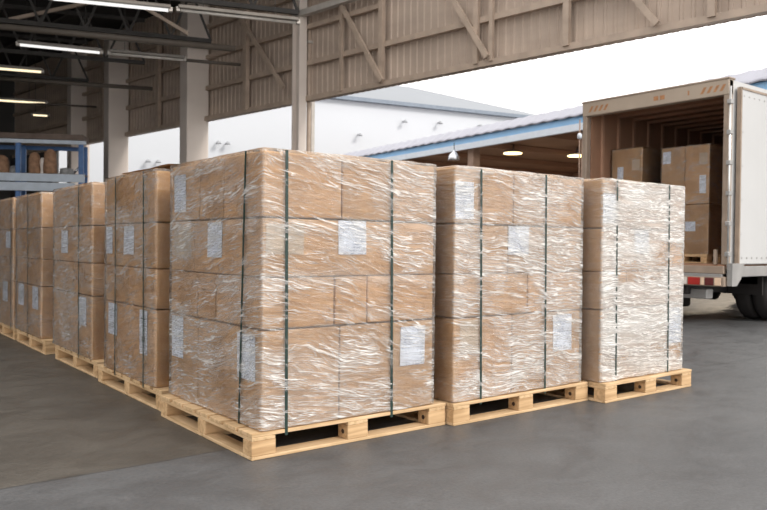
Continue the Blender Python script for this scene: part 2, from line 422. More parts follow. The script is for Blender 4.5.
def carton_mesh(a, b, name='carton', parent=None, bulge=.003, res=9):
    """closed box with soft rounded edges and slightly bulged board faces"""
    a = Vector(a); b = Vector(b); c = (a+b)/2; h = (b-a)/2; rad = .006
    sd = Vector((random.uniform(0, 50), random.uniform(0, 50), random.uniform(0, 50)))
    bm = bmesh.new(); bmesh.ops.create_cube(bm, size=2)
    bmesh.ops.subdivide_edges(bm, edges=bm.edges[:], cuts=res, use_grid_fill=True)
    for v in bm.verts:
        q = Vector(v.co)
        for k in range(3):
            if .72 < abs(q[k]) < .99: q[k] = (1-rad/h[k]) * (1 if q[k] > 0 else -1)
        p = Vector((q.x*h.x, q.y*h.y, q.z*h.z))
        # pull outermost ring toward rounded edge
        ne = [k for k in range(3) if abs(abs(q[k])-1) < 1e-4]
        for k in ne:
            o = [i for i in range(3) if i != k]
            w = (1-q[o[0]]**2)*(1-q[o[1]]**2)
            n = noise.noise((c+p)*3.1+sd)*.7 + noise.noise((c+p)*9+sd)*.3
            s = 1 if q[k] > 0 else -1
            if k == 2: p[k] -= s*abs(n)*w*.002
            else: p[k] += s*(n*bulge*w)
        if len(ne) >= 2:
            for k in ne: p[k] -= (1 if q[k] > 0 else -1)*rad*(.35 if len(ne) == 2 else .5)
        v.co = p + Vector((0, 0, h.z))
    me = bpy.data.meshes.new(name); bm.to_mesh(me); bm.free()
    for p_ in me.polygons: p_.use_smooth = True
    me.materials.append(M['card'])
    sharpen(me, 18)
    ob = bpy.data.objects.new(name, me); COL.objects.link(ob); ob.location = (c.x, c.y, a.z)
    return ob

LAYER = ['bottom', 'second', 'third', 'top']
def make_stack(sname, rect, zs, cuts, labels=(), straps=(), tint=0, fold_glare=.5, taper=0, film=True, res=.013, seed=1, side=(1, 1), slope=.22, strapname=None, group=None, lean=(0,0)):
    """rect x0,y0,x1,y1 of cartons; cuts[layer]=(xcuts, ycuts); labels=(face,u0,u1,z0,z1,kind)"""
    x0, y0, x1, y1 = rect
    made = []
    for li in range(len(zs)-1):
        xs = [x0]+list(cuts[li][0])+[x1]; ys = [y0]+list(cuts[li][1])+[y1]
        nx, ny = len(xs)-1, len(ys)-1
        for i in range(nx):
            for j in range(ny):
                if i > 0 and j > 0: continue
                g = .0036
                jx = random.uniform(0, .003) if (i == 0) else 0; jy = random.uniform(0, .003) if j == 0 else 0
                dx = lean[0]*(zs[li]-zs[0]); dy = lean[1]*(zs[li]-zs[0])
                a = (xs[i]+(jx if i == 0 else g)+dx, ys[j]+(jy if j == 0 else g)+dy, zs[li]+.0012)
                b = (xs[i+1]-g+dx, ys[j+1]-g+dy, zs[li+1]-(.0075 if li in (0, 2) else .0036))
                o = carton_mesh(a, b)
                if nx == 1 and ny == 1: pos = 'the whole layer'
                elif i == 0 and j == 0: pos = 'near corner'
                elif j == 0: pos = 'right end of bright side' if i == nx-1 else 'middle of bright side'
                else: pos = 'far end of shaded side' if j == ny-1 else 'middle of shaded side'
                lb = []
                for L in labels:
                    face, u0, u1, z0, z1 = L[:5]; kind = L[5] if len(L) > 5 else 'paper'
                    um = (u0+u1)/2; zm = (z0+z1)/2
                    if not (zs[li] <= zm < zs[li+1]): continue
                    if face == 'F' and j == 0 and xs[i] <= um < xs[i+1]: pass
                    elif face == 'L' and i == 0 and ys[j] <= um < ys[j+1]: pass
                    else: continue
                    n = 10; P = []
                    for q in range(n+1):
                        row = []
                        for w in range(n+1):
                            uu = u0+(u1-u0)*q/n; zz = z0+(z1-z0)*w/n
                            off = .0048+.0008*noise.noise(Vector((uu*9, zz*9, seed)))
                            if kind == 'tape': off -= .0008
                            tilt = (zz-zm)*.02*math.sin(seed+um*7)
                            row.append((uu+tilt+dx, a[1]-off-0, zz) if face == 'F' else (a[0]-off, uu+tilt+dy, zz))
                        P.append(row)
                    mb = MB().grid(P)
                    # give the sheet a backing so that it has thickness
                    P2 = [[(v[0], v[1]+.0006, v[2]) if face == 'F' else (v[0]+.0006, v[1], v[2]) for v in row] for row in P]
                    mb.grid([row for row in P2])
                    nm = 'paper_label' if kind == 'paper' else 'tape_patch'
                    po = mb.build(nm, M['paper'] if kind == 'paper' else M['clear_tape'], o, smooth=True)
                    if kind == 'paper': lb.append(po)
                    if kind == 'paper' and len(L) > 6 and L[6] == 'code':
                        # printed black bars near the foot of the sheet
                        mb = MB(); z = z0+.085
                        for t, wd in ((0, .006), (.010, .003), (.016, .008), (.028, .004), (.036, .007), (.047, .003)):
                            mb.box((a[0]-.0072, um-.03+t, z), (a[0]-.0066, um-.03+t+wd, z+.032))
                        mb.box((a[0]-.0072, um-.045, z1-.06), (a[0]-.0066, um+.045, z1-.055))
                        mb.build('barcode', M['cable'], po)
                txt = 'brown carton%s, %s layer of %s, %s' % (' with paper label' if lb else '', LAYER[li] if len(zs) > 3 else ['bottom', 'top'][li], sname, pos)
                tag(o, txt, 'cardboard box', 'cartons in the '+sname)
                made.append(o)
    zt = zs[-1]; zb = zs[0]
    # straps
    for s in straps:
        ax, ulo, uhi, zend = s[:4]
        w = .0085; th = .0012; off = .0112
        path = []
        n = 40
        if ax == 'F':
            for k in range(n+1):
                t = k/n; z = zend+(zt+.006-zend)*t; x = ulo+(uhi-ulo)*t
                path.append((Vector((x, y0-off+lean[1]*(z-zb), z)), Vector((0, -1, 0)), Vector((1, 0, 0))))
            for k in range(1, 12): path.append((Vector((uhi, y0-off+(y1-y0+2*off)*k/12, zt+.006)), Vector((0, 0, 1)), Vector((1, 0, 0))))
            for k in range(n+1):
                z = zt+.006-(zt+.006-zb+.02)*k/n; path.append((Vector((uhi, y1+off, z)), Vector((0, 1, 0)), Vector((1, 0, 0))))
        else:
            for k in range(n+1):
                t = k/n; z = zend+(zt+.006-zend)*t; y = ulo+(uhi-ulo)*t
                path.append((Vector((x0-off, y, z)), Vector((-1, 0, 0)), Vector((0, 1, 0))))
            for k in range(1, 12): path.append((Vector((x0-off+(x1-x0+2*off)*k/12, uhi, zt+.0135)), Vector((0, 0, 1)), Vector((0, 1, 0))))
            for k in range(n+1):
                z = zt+.006-(zt+.006-zb+.02)*k/n; path.append((Vector((x1+off, uhi, z)), Vector((1, 0, 0)), Vector((0, 1, 0))))
        P = []
        for p, nn, sd in path:
            tw = .001*noise.noise(p*6)
            P.append([p-sd*w+nn*0, p-sd*w+nn*(th+tw*.3), p+sd*w+nn*(th-tw*.3), p+sd*w, p-sd*w])
        o = MB().grid(P).build('strap', M['strap'])
        which = s[4] if len(s) > 4 else ''
        tag(o, 'dark green plastic strap '+which+' of '+sname, 'strap', 'straps around the loads')
    if not film: return
    # stretch film
    o_ = .0105; X0, Y0, X1, Y1 = x0-o_, y0-o_, x1+o_, y1+o_; rc = .016
    pts = []   # near corner centred; go along +x then +y, and along +y then +x for negative
    def arc(cx, cy, a0, a1, n=4): return [((cx+rc*math.cos(a0+(a1-a0)*k/n), cy+rc*math.sin(a0+(a1-a0)*k/n)), (math.cos(a0+(a1-a0)*k/n), math.sin(a0+(a1-a0)*k/n))) for k in range(n+1)]
    def seg(p, q, nrm):
        L = math.dist(p, q); n = max(2, int(L/res)); return [((p[0]+(q[0]-p[0])*k/n, p[1]+(q[1]-p[1])*k/n), nrm) for k in range(1, n)]
    pi = math.pi
    loop = []
    c0 = arc(X0+rc, Y0+rc, pi, 1.5*pi)
    loop += c0[2:]
    loop += seg((X0+rc, Y0), (X1-rc, Y0), (0, -1)) + arc(X1-rc, Y0+rc, 1.5*pi, 2*pi)
    loop += seg((X1, Y0+rc), (X1, Y1-rc), (1, 0)) + arc(X1-rc, Y1-rc, 0, .5*pi)
    half = len(loop)
    loop += seg((X1-rc, Y1), (X0+rc, Y1), (0, 1)) + arc(X0+rc, Y1-rc, .5*pi, pi)
    loop += seg((X0, Y1-rc), (X0, Y0+rc), (-1, 0)) + c0[:3]
    S = [0]
    for k in range(1, len(loop)): S.append(S[-1]+math.dist(loop[k][0], loop[k-1][0]))
    tot = S[-1]
    U = [s if k < half else s-tot for k, s in enumerate(S)]
    nz_ = int((zt-zb)/res)
    vs = []; uvs = []
    rows = [zb+.001+(zt+.006-zb)*k/nz_ for k in range(nz_+1)]
    seams = zs[1:-1]
    nu = len(loop)
    sv = Vector((seed*7.3, seed*3.1, 0))
    for zi, z in enumerate(rows):
        for k, ((px, py), (nx_, ny_)) in enumerate(loop):
            s_ = U[k]
            v = z+.22*abs(s_)+.08*noise.noise(Vector((s_*2, z*2, seed)))
            d = abs(noise.noise(Vector((s_*2.2, v*22, seed)))) ; d = (1-min(1, d*3))*.0028
            d += .0016*noise.noise(Vector((s_*3, v*9, seed+9)))
            for sm in seams: d -= .0022*math.exp(-((z-sm)/.016)**2)
            zo = z
            if zi == 0: zo += .006+.006*noise.noise(Vector((s_*5, 3, seed)))
            if zi == nz_: zo += .004*noise.noise(Vector((s_*6, 8, seed)))+.002
            lx = lean[0]*(z-zb); ly = lean[1]*(z-zb)
            vs.append((px+nx_*d+lx, py+ny_*d+ly, zo)); uvs.append((s_, z))
    # turned-over hem on the top
    cxm, cym = (x0+x1)/2, (y0+y1)/2
    for dd, dz in ((.03, .010), (.075, .007), (.12, .005)):
        for k, ((px, py), (nx_, ny_)) in enumerate(loop):
            s_ = U[k]; q = dd*(1+.3*noise.noise(Vector((s_*4, dd*9, seed))))
            xx = min(max(px, X0+q), X1-q); yy = min(max(py, Y0+q), Y1-q)
            vs.append((xx, yy, zt+dz+.004+.004*noise.noise(Vector((s_*7, dd*20, seed))))); uvs.append((s_, zt+dd))
    nr = nz_+1+3
    fs = []
    for a_ in range(nr-1):
        for k in range(nu-1):
            fs.append((a_*nu+k, a_*nu+k+1, (a_+1)*nu+k+1, (a_+1)*nu+k))
    loc = Vector(((x0+x1)/2, (y0+y1)/2, zb))
    me = bpy.data.meshes.new('stretch_wrap'); me.from_pydata([Vector(v)-loc for v in vs], [], fs); me.update()
    ul = me.uv_layers.new(name='film')
    for lp in me.loops: 
        ul.data[lp.index].uv = uvs[lp.vertex_index]
    # faces crossing the far-corner jump get a consistent u
    for p in me.polygons:
        us = [uvs[v][0] for v in p.vertices]
        if max(us)-min(us) > 1:
            for li in p.loop_indices:
                if ul.data[li].uv[0] < 0: ul.data[li].uv[0] += tot
        p.use_smooth = True
    me.materials.append(film_mat('stretch_film_%d' % seed, seed, fold_glare, slope=slope, side=side))
    o = bpy.data.objects.new('stretch_wrap', me); COL.objects.link(o); o.location = loc
    tag(o, 'clear wrinkled stretch film wrapped around '+sname, 'plastic wrap', 'stretch film around the loads')

ZS = [HP, .630, .887, 1.185, 1.511]
N1 = 'nearest stack'; N2 = 'middle stack'; N3 = 'rightmost stack'
N4 = 'second left-row stack'; N5 = 'third left-row stack'; N6 = 'fourth left-row stack'; N7 = 'leftmost stack'
PG = 'pallets carrying the strapped loads'
make_pallet(0, 0, 1.268, 1.165, 'pale pine pallet under the nearest stack of cartons', group=PG)
make_pallet(1.278, -.055, 2.538, 1.08, 'pale pine pallet under the middle right-hand stack', group=PG)
make_pallet(2.55, -.185, 3.63, .98, 'pale pine pallet under the rightmost stack beside the truck', group=PG)
make_pallet(.045, 1.275, 1.28, 2.54, 'pale pine pallet under the second stack back at left', group=PG)
make_pallet(.075, 2.665, 1.30, 3.88, 'pale pine pallet under the third stack back at left', group=PG)
make_pallet(.06, 4.17, 1.28, 5.34, 'pale pine pallet under the fourth stack back at left', group=PG)
make_pallet(.06, 5.45, 1.28, 6.62, 'pale pine pallet cut by the left edge of the photo', group=PG)

make_stack(N1, (.062, .012, 1.172, 1.166), ZS,
    [([.517], [.770]), ([.484, .695], [.546, .78]), ([], [.835]), ([.525], [.457, .765])],
    labels=[('F', .50, .68, 1.0, 1.178), ('F', .925, 1.105, .375, .595), ('L', .95, 1.12, 1.235, 1.455), ('L', .46, .64, .975, 1.165), ('L', .87, 1.12, .975, 1.14, 'tape'), ('L', .97, 1.14, .37, .615), ('L', .08, .275, .365, .595), ('F', .075, .29, 1.0, 1.15, 'tape')],
    straps=[('F', .192, .182, .100, 'at the left of the bright side'), ('F', .862, .846, .100, 'at the right of the bright side'), ('L', .238, .182, .105, 'on the shaded side')],
    fold_glare=.62, seed=1, res=.011, side=(.9, 1))
make_stack(N2, (1.290, -.036, 2.468, 1.07), ZS,
    [([1.79], [.5]), ([1.93], [.5]), ([1.744], [.5]), ([1.79], [.5])],
    labels=[('F', 1.74, 1.93, 1.0, 1.178), ('F', 1.29, 1.44, 1.21, 1.43), ('F', 2.18, 2.37, .365, .605), ('F', 1.34, 1.49, .41, .61, 'tape')],
    straps=[('F', 1.508, 1.490, .100, 'at the left of the bright side'), ('F', 2.095, 2.080, .100, 'at the right of the bright side')],
    fold_glare=.80, seed=2, side=(.25, 1), slope=.12)
make_stack(N3, (2.556, -.136, 3.562, .95), ZS,
    [([], [.4]), ([2.845, 3.071], [.4]), ([], [.4]), ([], [.4])],
    labels=[('F', 2.93, 3.11, 1.01, 1.178), ('F', 2.56, 2.70, 1.215, 1.42), ('F', 2.64, 2.75, .38, .605, 'tape'), ('F', 3.375, 3.55, .34, .61)],
    straps=[('F', 2.72, 2.705, .100, 'at the left of the bright side'), ('F', 3.362, 3.35, .100, 'at the right of the bright side')],
    fold_glare=1.0, seed=3, side=(.2, 1), slope=.05)
make_stack(N4, (.052, 1.385, 1.19, 2.382), ZS,
    [([.6], []), ([.6], [1.9]), ([.6], []), ([.6], [])],
    labels=[('L', 1.79, 1.99, .97, 1.165), ('L', 2.235, 2.37, .97, 1.165), ('L', 2.12, 2.31, .39, .615), ('L', 1.53, 1.67, .32, .61, 'paper', 'code')],
    straps=[('L', 2.14, 2.14, .105, 'at the far end of the shaded side'), ('L', 1.575, 1.59, .105, 'at the near end of the shaded side')],
    fold_glare=.4, seed=4, side=(1, .1))
make_stack(N5, (.072, 2.775, 1.2, 3.91), ZS,
    [([.65], []), ([.6], [3.3]), ([.6], []), ([.6], [])],
    labels=[('L', 3.46, 3.66, .955, 1.15), ('L', 2.92, 3.13, .38, .61)],
    straps=[('L', 3.10, 3.12, .105, 'on the shaded side')], fold_glare=.6, seed=5, side=(1, .3))
make_stack(N6, (.062, 4.31, 1.18, 5.36), ZS,
    [([.6], []), ([.6], []), ([.6], [4.9]), ([.6], [])],
    labels=[('L', 4.43, 4.66, .40, .615), ('L', 5.02, 5.26, .40, .62)],
    straps=[('L', 4.83, 4.83, .105, 'on the shaded side')], fold_glare=.5, seed=6, side=(1, .3), res=.018)
make_stack(N7, (.055, 5.48, 1.18, 6.6), ZS,
    [([.6], []), ([.6], [6.0]), ([.6], []), ([.6], [6.0])],
    labels=[('L', 5.6, 5.85, .98, 1.16), ('L', 5.75, 6.0, .39, .61)],
    straps=[('L', 5.56, 5.56, .105, 'on the shaded side')], fold_glare=.5, seed=7, side=(1, .3), res=.018)

# loose cover sheet lying on the second left stack
P = []
for i in range(19):
    row = []
    for j in range(15):
        x = .12+1.1*i/18; y = 1.37+.9*j/14
        row.append((x, y, 1.548+.03*math.sin(i/18*math.pi)*(1-.5*j/14)+.006*noise.noise(Vector((x*5, y*5, 2)))))
    P.append(row)
mb = MB().grid(P); mb.grid([[(v[0], v[1], v[2]+.004) for v in row] for row in P])
o = mb.build('cardboard_sheet', M['card'], smooth=True)
tag(o, 'loose curved cardboard cover sheet lying on top of the second stack back at left', 'cardboard')

# ------------------------------------------------------------------ hall: side wall with cladding, columns, roof
W0 = Vector((5.052, 20.115, 0)); W1 = Vector((7.817, 1.265, 0)); WD = (W0-W1).normalized(); WN = Vector((-WD.y, WD.x, 0))  # WN points into the hall
if WN.x > 0: WN = -WN
def wp(y, off=0, z=0):
    """point on the wall line at world y, off metres into the hall"""
    t = (y-W1.y)/WD.y
    p = W1 + WD*t + WN*off; return Vector((p.x, p.y, z))
ZC = 4.0
# corrugated cladding sheet
mb = MB(); P = []; t = -2.5; pitch_ = .16; T1 = (25.9-W1.y)/WD.y
prof = [(0, 0), (.30, 0), (.40, .018), (.62, .018), (.72, 0)]
while t < T1:
    for a_, d_ in prof:
        p = W1 + WD*(t+a_*pitch_) - WN*(.05-d_)
        P.append([Vector((p.x, p.y, ZC)), Vector((p.x, p.y, 7.3))])
    t += pitch_
mb.grid(P); mb.grid([[v-WN*.004 for v in row] for row in P])
tag(mb.build('wall_right', M['clad']), kind='structure')
# bottom rail, girts, posts, diagonal braces
nt_ = [0]
def trim(mb, mat, label=None):
    nt_[0] += 1
    o = mb.build('trim_%d' % nt_[0], mat); tag(o, kind='structure'); return o
ye, ys_ = 25.8, -1.0
trim(MB().bar(wp(ys_, .06, ZC+.05), wp(ye, .06, ZC+.05), .10, .10), M['steel'])
trim(MB().bar(wp(ys_, .05, 4.78), wp(ye, .05, 4.78), .08, .10), M['steel'])
trim(MB().bar(wp(7.9, .05, 5.52), wp(ye, .05, 5.52), .08, .09), M['steel'])
trim(MB().bar(wp(ys_, .05, 6.25), wp(ye, .05, 6.25), .08, .09), M['steel'])
for y, w in ((7.82, .10), (5.66, .09), (5.36, .07), (4.00, .10), (1.9, .1), (8.9, .07), (12.0, .12), (15.8, .12), (18.9, .1)):
    trim(MB().bar(wp(y, .11, ZC+.06), wp(y, .11, 7.0), w*.8, w, up=tuple(WD)), M['steel'])
for (ya, za, yb, zb_) in ((9.05, 6.0, 7.75, ZC+.08), (6.3, 5.5, 5.40, ZC+.12), (3.2, 4.9, 2.6, ZC+.1), (12.3, 6.3, 10.6, ZC+.35)):
    d = (wp(yb, .17, zb_)-wp(ya, .17, za)); a_ = wp(yb, .17, zb_)-d*1.3
    trim(MB().bar(a_, wp(yb, .17, zb_), .05, .09), M['steel'])
# eave beam near steel column
trim(MB().bar(wp(10.2, .22, 5.76), wp(7.9, .22, 5.76), .12, .12), M['lightsteel'])

for (x, y, zt, lab) in ((5.45, 13.65, 6.9, 'tall square concrete column nearest the steel post, behind the second left stack'), (4.87, 17.59, 6.9, 'square concrete column in the middle, between the near column and the rack'), (4.62, 20.3, 6.9, 'farthest concrete column, partly behind the blue rack')):
    s = .55
    o = MB().box((x, y, 0), (x+s, y+s*.8, zt)).build('concrete_column', M['colconc'], bevel=.015)
    tag(o, lab, 'column', 'concrete columns along the open side')
# steel H column with rain pipe
cb = wp(10.1, .15)
post = empty('steel_column', cb, 'light painted steel column with a rain pipe, left of the big opening', 'column')
MB().box((cb.x-.10, cb.y-.14, 0), (cb.x+.08, cb.y-.12, 6.9)).box((cb.x-.10, cb.y+.12, 0), (cb.x+.08, cb.y+.14, 6.9)).box((cb.x-.02, cb.y-.12, 0), (cb.x-.005, cb.y+.12, 6.9)).build('column_shaft', M['colconc'], post)
pp = MB(); pp.tube((cb.x+.165, cb.y-.10, 0), (cb.x+.165, cb.y-.10, 6.9), .045, 14)
pp.build('rain_pipe', M['steel'], post, smooth=True)
for z in (1.2, 2.6, 4.0, 5.2): MB().box((cb.x+.11, cb.y-.16, z), (cb.x+.22, cb.y-.04, z+.05)).build('pipe_clamp', M['lightsteel'], post)
MB().box((cb.x+.23, cb.y-.10, 0), (cb.x+.31, cb.y-.05, 6.9)).build('edge_strip', M['lightsteel'], post)

# roof, end wall, far side wall
RY = 7.5
q0 = wp(RY, -.3); q1 = wp(26, -.3)
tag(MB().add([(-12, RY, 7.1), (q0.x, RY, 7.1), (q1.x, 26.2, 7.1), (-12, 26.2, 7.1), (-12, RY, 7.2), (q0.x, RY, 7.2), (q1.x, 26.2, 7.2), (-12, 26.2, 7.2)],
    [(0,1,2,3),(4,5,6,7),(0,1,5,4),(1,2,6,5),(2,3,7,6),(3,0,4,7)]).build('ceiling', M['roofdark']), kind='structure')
a_ = wp(22.4, -.1); b_ = wp(26, -.1); a2 = wp(22.4, .1); b2 = wp(26, .1)
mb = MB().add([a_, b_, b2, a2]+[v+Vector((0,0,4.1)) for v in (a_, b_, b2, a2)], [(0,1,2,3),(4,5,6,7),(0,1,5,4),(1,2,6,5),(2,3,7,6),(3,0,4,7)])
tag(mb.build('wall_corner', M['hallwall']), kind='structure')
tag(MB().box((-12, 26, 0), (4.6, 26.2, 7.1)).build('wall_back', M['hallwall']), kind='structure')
tag(MB().box((-12.2, 7.5, 0), (-12, 26, 7.1)).build('wall_left', M['hallwall']), kind='structure')  # unseen side wall, added to keep the hall interior dark
# roof trusses (run across the hall) and purlins
TD = Vector((.95, -.312, 0)).normalized()
def truss(px, py, zlo=5.75, zhi=6.85):
    c = Vector((px, py, 0)); mb = MB()
    # stop at the wall
    t1 = 0
    while True:
        p = c+TD*t1
        wx = wp(p.y).x
        if p.x > wx-.35: break
        t1 += .05
    a = c-TD*8; b = c+TD*t1
    mb.bar(Vector((a.x, a.y, zlo)), Vector((b.x, b.y, zlo)), .08, .09); mb.bar(Vector((a.x, a.y, zhi)), Vector((b.x, b.y, zhi)), .08, .09)
    L = (b-a).length; n = int(L/.9)
    for k in range(n):
        p = a+(b-a)*k/n; q = a+(b-a)*(k+.5)/n; s = a+(b-a)*(k+1)/n
        mb.bar(Vector((p.x, p.y, zlo)), Vector((q.x, q.y, zhi)), .04, .05); mb.bar(Vector((q.x, q.y, zhi)), Vector((s.x, s.y, zlo)), .04, .05)
    trim(mb, M['darksteel'])
for px, py in ((1.6, 11.4), (2.2, 14.2), (2.0, 17.2), (1.5, 20.4)): truss(px, py)
mb = MB()
for k in range(7):
    x = -6+k*1.7; mb.bar((x+.5, 8, 6.98), (x-1.5, 25.5, 6.98), .07, .12)
trim(mb, M['darksteel'])
for (a, b) in (((1.8, 14.6, 5.85), (5.0, 12.4, 6.8)), ((2.4, 12.6, 6.7), (4.6, 11.6, 5.4))):
    trim(MB().bar(a, b, .05, .07), M['steel'])

# ceiling light battens (unprojected to z = 5)
def batten(a, b, z, lit, label, n=1):
    a = Vector((*a, z)); b = Vector((*b, z)); m_ = (a+b)/2
    root = empty('fluorescent_light', m_, label, 'ceiling light', 'fluorescent battens under the roof')
    MB().bar(a+Vector((0,0,.05)), b+Vector((0,0,.05)), .16, .06).build('housing', M['housing'], root, bevel=.008)
    d = (b-a).normalized()
    MB().tube(a+d*.04, b-d*.04, .028, 12).build('tube', M[{0:'tube_off',1:'tube_w',2:'tube_y'}[lit]], root, smooth=True)
    for p in (a, b): MB().bar(p-d*.03+Vector((0,0,.012)), p+d*.03+Vector((0,0,.012)), .09, .07).build('end_cap', M['lightsteel'], root)
    for t in (.2, .8): p = a+(b-a)*t; MB().tube(p+Vector((0,0,.08)), Vector((p.x, p.y, 7.1)), .006, 6).build('hanger', M['cable'], root)
batten((1.45, 9.74), (3.213, 9.088), 5.0, 1, 'bright white fluorescent batten at the top left edge of the photo')
batten((3.30, 8.98), (5.25, 8.30), 5.0, 0, 'unlit batten reaching from the bright one to the steel column')
batten((1.678, 13.18), (3.194, 12.75), 5.0, 1, 'dim white batten hanging left of the middle concrete column')
batten((3.33, 12.70), (4.78, 12.20), 5.0, 0, 'unlit batten crossing in front of the middle concrete column')
batten((1.0, 16.0), (2.684, 15.45), 5.0, 2, 'warm lit batten at the left edge, higher of the two yellow ones')
batten((1.6, 20.3), (3.765, 19.6), 5.0, 2, 'warm lit batten at the left edge, lower of the two yellow ones')
batten((3.9, 21.95), (4.35, 21.8), 5.0, 2, 'smallest warm lit batten far back beside the farthest column')
# conduits / pipes
def pipe(a, b, z, rr, label, mat='pipe'):
    o = MB().tube((*a, z), (*b, z), rr, 12).build('ceiling_pipe', M[mat], smooth=True)
    tag(o, label, 'pipe', 'pipes under the roof')
pipe((.2, 12.35), (5.2, 10.65), 5.0, .06, 'brown pipe under the roof, between the two white battens')
pipe((.9, 17.3), (5.35, 15.6), 5.0, .05, 'long pipe crossing below the upper yellow batten')
pipe((4.80, 12.20), (5.9, 11.80), 5.0, .035, 'short thin conduit ending near the steel column')
pipe((2.75, 19.98), (5.0, 19.1), 4.98, .03, 'thin far conduit beside the lower yellow batten')

# ------------------------------------------------------------------ blue storage rack at the back left
ra = -R(28)
RM = Matrix.Translation(Vector((3.6, 15.5, 0))) @ Matrix.Rotation(ra, 4, 'Z')
RL = lambda x, y, z: RM @ Vector((x, y, z))
rack = empty('storage_rack', RL(-1.5, .45, 0), 'blue and pale grey steel storage rack at the back left of the hall', 'shelving rack')
def rbox(a, b, name, mat, parent=rack, bevel=.004): return MB().box(a, b, RM).build(name, M[mat], parent, bevel=bevel)
for x in (-.10, -1.52, -2.95, -4.4):
    for y in (0, .42): rbox((x, y, 0), (x+.11, y+.09, 3.40), 'upright', 'rk_blue')
rbox((-4.5, -.03, 3.40), (.08, .02, 3.49), 'beam', 'rk_grey')
rbox((-4.5, -.06, 3.50), (0.02, .55, 3.63), 'top_board', 'rk_brown')
rbox((-4.5, -.03, 2.49), (.05, .01, 2.68), 'beam', 'rk_grey')
rbox((-4.5, -.12, 2.26), (-.15, -.05, 2.46), 'beam', 'rk_grey')
rbox((-4.5, .52, 2.60), (.0, .56, 2.68), 'beam', 'rk_blue'); rbox((-4.5, .52, 3.3), (.0, .56, 3.40), 'beam', 'rk_blue')
rbox((-4.5, 0.0, 2.66), (.02, .5, 2.69), 'shelf', 'rk_brown'); rbox((-4.5, 0, 1.2), (.02, .5, 1.25), 'shelf', 'rk_brown')
rbox((-.05, .1, 2.7), (-.02, .42, 2.74), 'brace', 'rk_blue')
def bundle(x, w, h, lab, mat='bundle', y=.25, base=2.692):
    mb = MB(); n = 16; rows = 9; P = []
    for k in range(rows):
        t = k/(rows-1); rr = w/2*(1-.25*t**3)*(1 if k < rows-1 else .55)
        row = []
        for i in range(n+1):
            a = 2*math.pi*(i % n)/n; q = rr*(1+.18*noise.noise(Vector((math.cos(a)*1.5+x*9, math.sin(a)*1.5, t*3))))
            row.append(RL(x+q*math.cos(a), y+q*math.sin(a), base+h*t))
        P.append(row)
    mb.grid(P); nn = len(P)-1
    mb.add(P[nn][:-1], [tuple(range(n))]); mb.add(P[0][:-1], [tuple(range(n))])
    return mb
for x, w, h, lab in ((-1.16, .27, .52, 'narrow brown wrapped bundle just right of the blue upright'), (-.80, .30, .60, 'taller brown wrapped bundle in the right bay of the rack'), (-1.90, .34, .42, 'brown wrapped bundle in the left bay of the rack')):
    o = bundle(x, w, h, lab).build('wrapped_bundle', M['bundle'], smooth=True); tag(o, lab, 'bundle', 'bundles on the rack')
o = bundle(-.98, .16, .40, '', y=.3).build('wrapped_roll', M['whitel'], smooth=True); tag(o, 'pale slim roll standing between the two brown bundles', 'roll')
o = bundle(-.42, .34, .16, '').build('plastic_sack', M['junk'], smooth=True); tag(o, 'low grey sack slumped at the right end of the rack shelf', 'sack')
o = bundle(-1.62, .2, .18, '').build('plastic_sack', M['junk'], smooth=True); tag(o, 'small grey sack left of the blue upright on the rack shelf', 'sack')
# angled pipe leaning on the shelf
o = MB().tube(RL(-.30, .3, 2.71), RL(-.12, .3, 2.9), .03, 10).build('metal_pipe', M['silver'], smooth=True); tag(o, 'short bright pipe leaning at the right end of the rack shelf', 'pipe')

# ------------------------------------------------------------------ white warehouse far behind
A = Vector((21.285, 29.697, 0)); B = Vector((32.09, 27.528, 0)); d = (B-A).normalized(); nb = Vector((d.y, -d.x, 0))
if nb.y > 0: nb = -nb          # faces the camera side
wa = A-d*19; wb = B+d*6
wh = empty('warehouse_building', (A+B)/2, 'large white sheet-clad warehouse filling the view beyond the opening', 'building')
mb = MB(); k = -nb*.3
mb.add([wa, wb, wb+k, wa+k, wa+Vector((0,0,8.8)), wb+Vector((0,0,8.8)), wb+k+Vector((0,0,8.8)), wa+k+Vector((0,0,8.8))], [(0,3,2,1),(4,5,6,7),(0,1,5,4),(1,2,6,5),(2,3,7,6),(3,0,4,7)])
mb.build('wall', M['wh_wall'], wh)
MB().bar(wa+nb*.15+Vector((0,0,8.86)), wb+nb*.15+Vector((0,0,8.88)), .30, .20).build('gutter', M['wh_gutter'], wh)
def ray_pt(px, py, depth):
    dd = f + r*((px-383.5)/F_) - u*((py-255)/F_)
    return cpos + dd*depth
